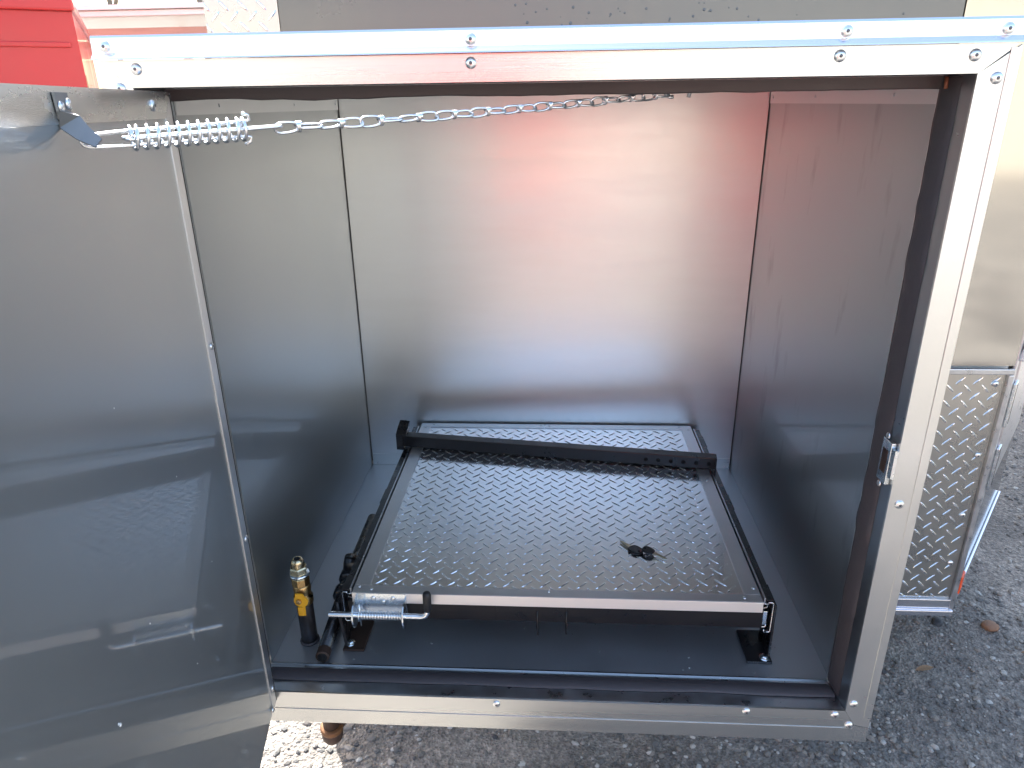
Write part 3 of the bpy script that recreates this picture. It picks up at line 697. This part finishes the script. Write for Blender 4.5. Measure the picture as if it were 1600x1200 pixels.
# slightly bowed gloss handled by bump
part('panel_trim', MB().box((1.20, .712, .248), (1.533, .7205, .262), .002), M['galv'], tr)
tw1 = part('tread_panel', MB().box((.95, .7215, TZ0+.02), (1.521, .7245, .247)), M['tread_wall'], tr, label='lower right diamond tread panel')
part('tread_pattern', tread(1.24, 1.519, TZ0+.04, .245, lambda x, z, h: (x, .7215-h, z), L=.030, wd=.0060, h=.0020, pitch=.0400), M['tread_bar'], tw1, kind='stuff')
tw2 = part('tread_panel', MB().box((-.27, .7215, .60), (-.1135, .7255, TZ1-.03)), M['tread_wall'], tr, label='upper left diamond tread corner')
part('tread_pattern', tread(-.268, -.115, .85, 1.45, lambda x, z, h: (x, .7215-h, z), L=.030, wd=.0060, h=.0020, pitch=.0400), M['tread_bar'], tw2, kind='stuff')
part('bottom_rail', MB().box((.93, .706, TZ0-.012), (1.531, .7365, TZ0+.006), .003).box((.93, .714, TZ0+.0065), (1.531, .7210, TZ0+.036), .002), M['drip'], tr)
for x, z in [(1.500, .223), (1.500, .035), (1.500, -.135), (1.500, -.28), (1.500, -.405), (1.28, .223), (-.125, 1.07)]:
    wrivet((x, .7195, z), (0, -1, 0), .0075, tr)
part('corner_post', MB().box((1.5215, .712, TZ0-.008), (1.5335, .7366, .247), .0025), M['galv'], tr)
# angled side with hinge leaf and skirt (local frame along the angled wall)
sa = math.atan2(.59, .45); ud = Vector((math.cos(sa), math.sin(sa), 0)); nd = Vector((math.sin(sa), -math.cos(sa), 0))
SM = Matrix(((ud.x, nd.x, 0, 1.534), (ud.y, nd.y, 0, .738), (0, 0, 1, 0), (0, 0, 0, 1)))
def sbox(a, b, bev=0): return MB().box(a, b, bev, SM)
part('side_skin', sbox((.0, .0005, TZ0+.02), (.735, .004, TZ1-.02)), M['trailer_gloss'], tr)
part('door_post', sbox((.012, .0045, -.13), (.062, .012, 1.9), .003), M['galv'], tr)
hl = part('side_door', sbox((.070, .0045, -.10), (.60, .016, 1.8), .004), M['galv'], tr, label='side door leaf with knuckle hinges')
for z in (-.085, .09, .27):
    part('hinge', sbox((.045, .0125, z), (.085, .020, z+.115), .002), M['zinc'], hl)
    part('hinge_gap', sbox((.0655, .0202, z+.004), (.0670, .0208, z+.111)), M['hole'], hl)
part('door_stop', MB().tube([tuple(SM @ Vector(p)) for p in ((.03, .016, .27), (.10, .05, .42), (.14, .06, .56))], .008, 8), M['whitepaint'], tr)
part('skirt', sbox((.005, .0045, TZ0-.004), (.73, .012, TZ0+.030), .003), M['drip'], tr)
part('marker_lamp', sbox((.020, .0045, TZ0+.032), (.060, .016, TZ0+.085), .003), M['orange'], tr)
for k in (-1, 1):   # axle wheels standing on the yard
    cx = -.12 if k < 0 else 1.83
    wh = part('wheel', MB().lathe([(.20, 0), (.33, .01), (.345, .04), (.345, .17), (.33, .20), (.20, .21)], (cx-.1, 3.3, GZ+.345), (1, 0, 0), seg=32), M['tyre'], tr)
    part('rim', MB().lathe([(.06, -.0), (.20, .012), (.20, .20), (.06, .212)], (cx-.1, 3.3, GZ+.345), (1, 0, 0), seg=24), M['chrome'], wh)
# tongue beams that carry the box
tb = part('tongue_beam', MB().box((.15, -.0, -.115), (.20, .9, -.046)).box((.70, -.0, -.115), (.75, .9, -.046)), M['black_flat'], tr)
# water drops on the charcoal panel
dm = MB(); rnd = random.Random(11)
for k in range(170):
    x = .35+abs(rnd.gauss(.25, .22)); z = rnd.uniform(.96, 1.16); r_ = .0012+.0022*rnd.random()**2
    if x > 1.25: continue
    dm.lathe([(r_, 0), (r_*.8, r_*.35), (r_*.3, r_*.55)], (x, .722, z), (0, -1, 0), seg=7)
part('water_drops', dm, M['droplet'], tr, kind='stuff')

# ------------------------------------------------------------------ vehicles and yard
def van(name, loc, rz, label, m):
    v = empty(name, loc, label, 'van', None, (0, 0, rz))
    L, Wd, Hh = 4.9, 1.95, 2.05      # front at +y
    prof = [(2.45, .35), (2.45, .75), (2.30, .98), (1.55, 1.15), (.95, 1.85), (.70, 1.98), (-2.25, 2.05), (-2.42, 1.9), (-2.45, .35)]
    bm = bmesh.new()
    for sx in (-Wd/2, Wd/2):
        pass
    mb = MB().prism([(y, z) for y, z in prof], 0, -Wd/2, Wd/2)
    me = mb.data('body', m); bm.from_mesh(me); bmesh.ops.bevel(bm, geom=bm.edges[:], offset=.07, segments=3, affect='EDGES'); bm.to_mesh(me); bm.free()
    for p in me.polygons: p.use_smooth = False
    put('body', me, v)
    put('windscreen', MB().add([(-.82, 1.60, 1.175), (.82, 1.60, 1.175), (.72, 1.03, 1.83), (-.72, 1.03, 1.83)], [(0, 1, 2, 3)]).add([(-.82, 1.53, 1.15), (.82, 1.53, 1.15), (.72, .97, 1.80), (-.72, .97, 1.80)], [(3, 2, 1, 0)]).data('windscreen', M['glass']), v)
    for s in (-1, 1):
        put('side_window', MB().box((s*.968, .15, 1.15), (s*.985, 1.15, 1.70), .01).data('side_window', M['glass']), v)
        put('headlamp', MB().box((s*.55, 2.40, .72), (s*.88, 2.468, .90), .02).data('headlamp', M['lamp']), v)
        for y in (1.55, -1.45):
            w = put('wheel', MB().lathe([(.22, 0), (.33, .02), (.345, .05), (.345, .18), (.33, .21), (.22, .22)], (s*.90-.11, y, .345), (1, 0, 0), seg=28).data('wheel', M['tyre']), v)
            put('rim', MB().lathe([(.05, .0), (.21, .015), (.21, .205), (.05, .22)], (s*.90-.11, y, .345), (1, 0, 0), seg=20).data('rim', M['chrome']), w)
        put('crease_line', MB().box((s*.972, -2.3, .98), (s*.982, 2.1, 1.0), .003).data('crease_line', m), v)
    put('bumper', MB().box((-.93, 2.42, .35), (.93, 2.53, .55), .03).data('bumper', M['tyre']), v)
    put('grille', MB().box((-.5, 2.44, .70), (.5, 2.466, .88), .01).data('grille', M['tyre']), v)
    return v
van('parked_van', (-.45, -8.3, GZ), math.pi, 'red van parked with its rear towards the storage box, mirrored in its metal', M['red'])

# red truck canopy beyond the door
rt = empty('red_trailer', (-1.985, 3.0, GZ), 'red steel sided trailer standing beyond the open door', 'trailer')
part('body', MB().prism([(-1.985, 3.0), (-1.985, 5.0), (-6.6, 5.0), (-6.6, 3.0)], 2, -.10, 1.315), M['red'], rt)
part('top_rail', MB().box((-6.62, 2.965, 1.316), (-1.97, 5.02, 1.372), .01), M['red'], rt)
part('pressed_crease', MB().box((-6.55, 2.988, 1.150), (-2.02, 3.0, 1.175), .005), M['red'], rt)
part('chassis', MB().box((-6.4, 3.2, -.22), (-2.1, 4.8, -.101)), M['black_flat'], rt)
for x in (-5.0, -3.4):
    wh = part('wheel', MB().lathe([(.15, 0), (.27, .01), (.28, .04), (.28, .17), (.27, .20), (.15, .21)], (x, 3.25, GZ+.28), (0, -1, 0), seg=24), M['tyre'], rt)
rt.rotation_euler = (0, 0, R(30))
# timber rack
tk = empty('timber_rack', (-3.0, 6.4, GZ), 'open rack of long pinkish timber beams under a white roof sheet', 'rack')
for z in (1.28, 1.44):
    part('beam', MB().box((-7, 6.0, z), (-.6, 6.12, z+.09), .006), M['timber'], tk)
part('beam', MB().box((-7, 6.35, 1.36), (-.6, 6.5, 1.45), .006), M['timber'], tk)
part('gutter', MB().box((-7.1, 5.9, 1.615), (-.5, 5.99, 1.66), .01), M['whitepaint'], tk)
part('roof_sheet', MB().prism([(5.85, 1.665), (8.0, 1.70), (8.0, 1.735), (5.85, 1.70)], 0, -7.2, -.4), M['whitepaint'], tk)
for x in (-6.9, -3.8, -.8):
    for y in (6.2, 7.8): part('post', MB().box((x, y, GZ), (x+.09, y+.09, 1.28 if y < 7 else 2.0)), M['whitepaint'], tk)
# shed wall behind the camera
wh_ = empty('warehouse', (2, -16, GZ), 'long cream clad warehouse across the yard behind the camera, mirrored in the metal', 'building')
cw = MB()
for i in range(100):
    x = -22+i*.5
    cw.prism([(x, -14.0), (x+.10, -13.95), (x+.18, -13.95), (x+.28, -14.0), (x+.5, -14.0), (x+.5, -14.2), (x, -14.2)], 2, GZ, 3.2)
part('wall', cw, M['cream'], wh_)
part('roof', MB().prism([(-13.7, 3.2), (-18, 4.6), (-22, 3.2)], 0, -22.3, 28.3), M['roof'], wh_)
part('roller_door', MB().box((4, -13.94, GZ), (8, -13.90, 2.2)), M['roof'], wh_)

# trees and a weed
def leaves(cx, cy, cz, rx, ry_, rz_, n, s, rnd):
    mb = MB()
    for k in range(n):
        a = rnd.uniform(0, 6.28); u = rnd.uniform(-1, 1); rr = rnd.random()**.4; q = math.sqrt(1-u*u)
        p = Vector((cx+rx*rr*q*math.cos(a), cy+ry_*rr*q*math.sin(a), cz+rz_*rr*u))
        if noise.noise(p*1.1) < -.12: continue
        d = Vector((rnd.gauss(0, 1), rnd.gauss(0, 1), rnd.gauss(0, 1))).normalized(); e = d.orthogonal().normalized()
        L = s*rnd.uniform(.6, 1.3)
        mb.add([p, p+d*L*.5+e*L*.28, p+d*L, p+d*L*.5-e*L*.28], [(0, 1, 2, 3)])
    return mb
def tree(x, y, h, r_, label, seed):
    rnd = random.Random(seed)
    t = empty('broadleaf_tree', (x, y, GZ), label, 'tree', 'trees beyond the yard')
    tk_ = MB().tube([(x, y, GZ), (x+.1, y, GZ+h*.3), (x, y+.1, GZ+h*.75)], [.12, .09, .05], 8)
    for k in range(6):
        a = rnd.uniform(0, 6.28); tk_.tube([(x, y, GZ+h*(.3+.06*k)), (x+math.cos(a)*r_*.7, y+math.sin(a)*r_*.7, GZ+h*(.55+.06*k))], [.08, .02], 6)
    part('trunk', tk_, M['bark'], t)
    part('crown', leaves(x, y, GZ+h*.68, r_, r_, h*.32, 5000, .28, rnd), M['leaf'], t)
tree(-9.6, 21, 12.6, 2.4, 'green broadleaf tree rising above the white rack roof at top left', 1)
tree(-14.5, 25, 14.0, 2.8, 'larger green broadleaf tree farther left beyond the red trailer', 2)
wd = empty('tall_weed', (-1.72, 2.75, GZ), 'tall green weed growing between the red trailer and the storage box', 'plant')
rnd = random.Random(5); st = MB(); lf = MB()
for k in range(7):
    bx, by = -1.74+rnd.uniform(-.07, .07), 2.75+rnd.uniform(-.08, .08); hh = rnd.uniform(1.5, 1.80); lean = rnd.uniform(-.06, .06)
    st.tube([(bx, by, GZ), (bx+lean, by, GZ+hh*.6), (bx+lean*1.6, by, GZ+hh)], [.006, .004, .0015], 5)
    for q in range(60):
        f = rnd.uniform(.25, 1); p = Vector((bx+lean*f*1.5, by, GZ+hh*f)); a = rnd.uniform(0, 6.28)
        d = Vector((math.cos(a), math.sin(a), rnd.uniform(-.2, .7))).normalized(); e = Vector((-math.sin(a), math.cos(a), 0)); L = rnd.uniform(.03, .07)
        lf.add([p, p+d*L*.5+e*L*.16, p+d*L, p+d*L*.5-e*L*.16], [(0, 1, 2, 3)])
part('stem', st, M['leaf'], wd); part('foliage', lf, M['leaf'], wd)

# ------------------------------------------------------------------ single stones and leaves on the yard
single_stone(1.700, 1.020, .020, .8, M['stone_dark'], 'dark round stone just below the trailer corner')
single_stone(1.850, 1.000, .026, .9, M['stone_brown'], 'brown round stone right of the dark one by the trailer corner')
single_stone(2.02, .86, .026, .6, M['stone_pale'], 'pale flattened stone halfway up the yard at the right')
single_stone(2.10, .88, .020, .6, M['stone_pale'], 'small white chip beside the pale flattened stone')
single_stone(1.86, .58, .032, .62, M['stone_pale'], 'large pale egg shaped stone near the lower right corner of the view')
def dead_leaf(x, y, a, L, label):
    mb = MB(); n = 8
    for i in range(n+1):
        f = i/n; w = L*.17*math.sin(math.pi*min(1, f*.95+.03)); z = .006+.004*math.sin(f*3)
        mb.v += [(f*L-L/2, -w, z+.003), (f*L-L/2, 0, z), (f*L-L/2, w, z+.003)]
    for i in range(n):
        for k in range(2): mb.f.append((i*3+k, i*3+k+1, i*3+k+4, i*3+k+3)); mb.sm.append(True)
    put('dry_leaf', mb.data('dry_leaf', M['dryleaf']), None, (x, y, gh(x, y)+.007), (0, 0, a), label, 'leaf')
dead_leaf(1.555, .80, .25, .06, 'curled light brown dry leaf on the yard nearest the box frame')
dead_leaf(1.90, .875, -.1, .055, 'flat dark brown dry leaf beside the pale flattened stone')
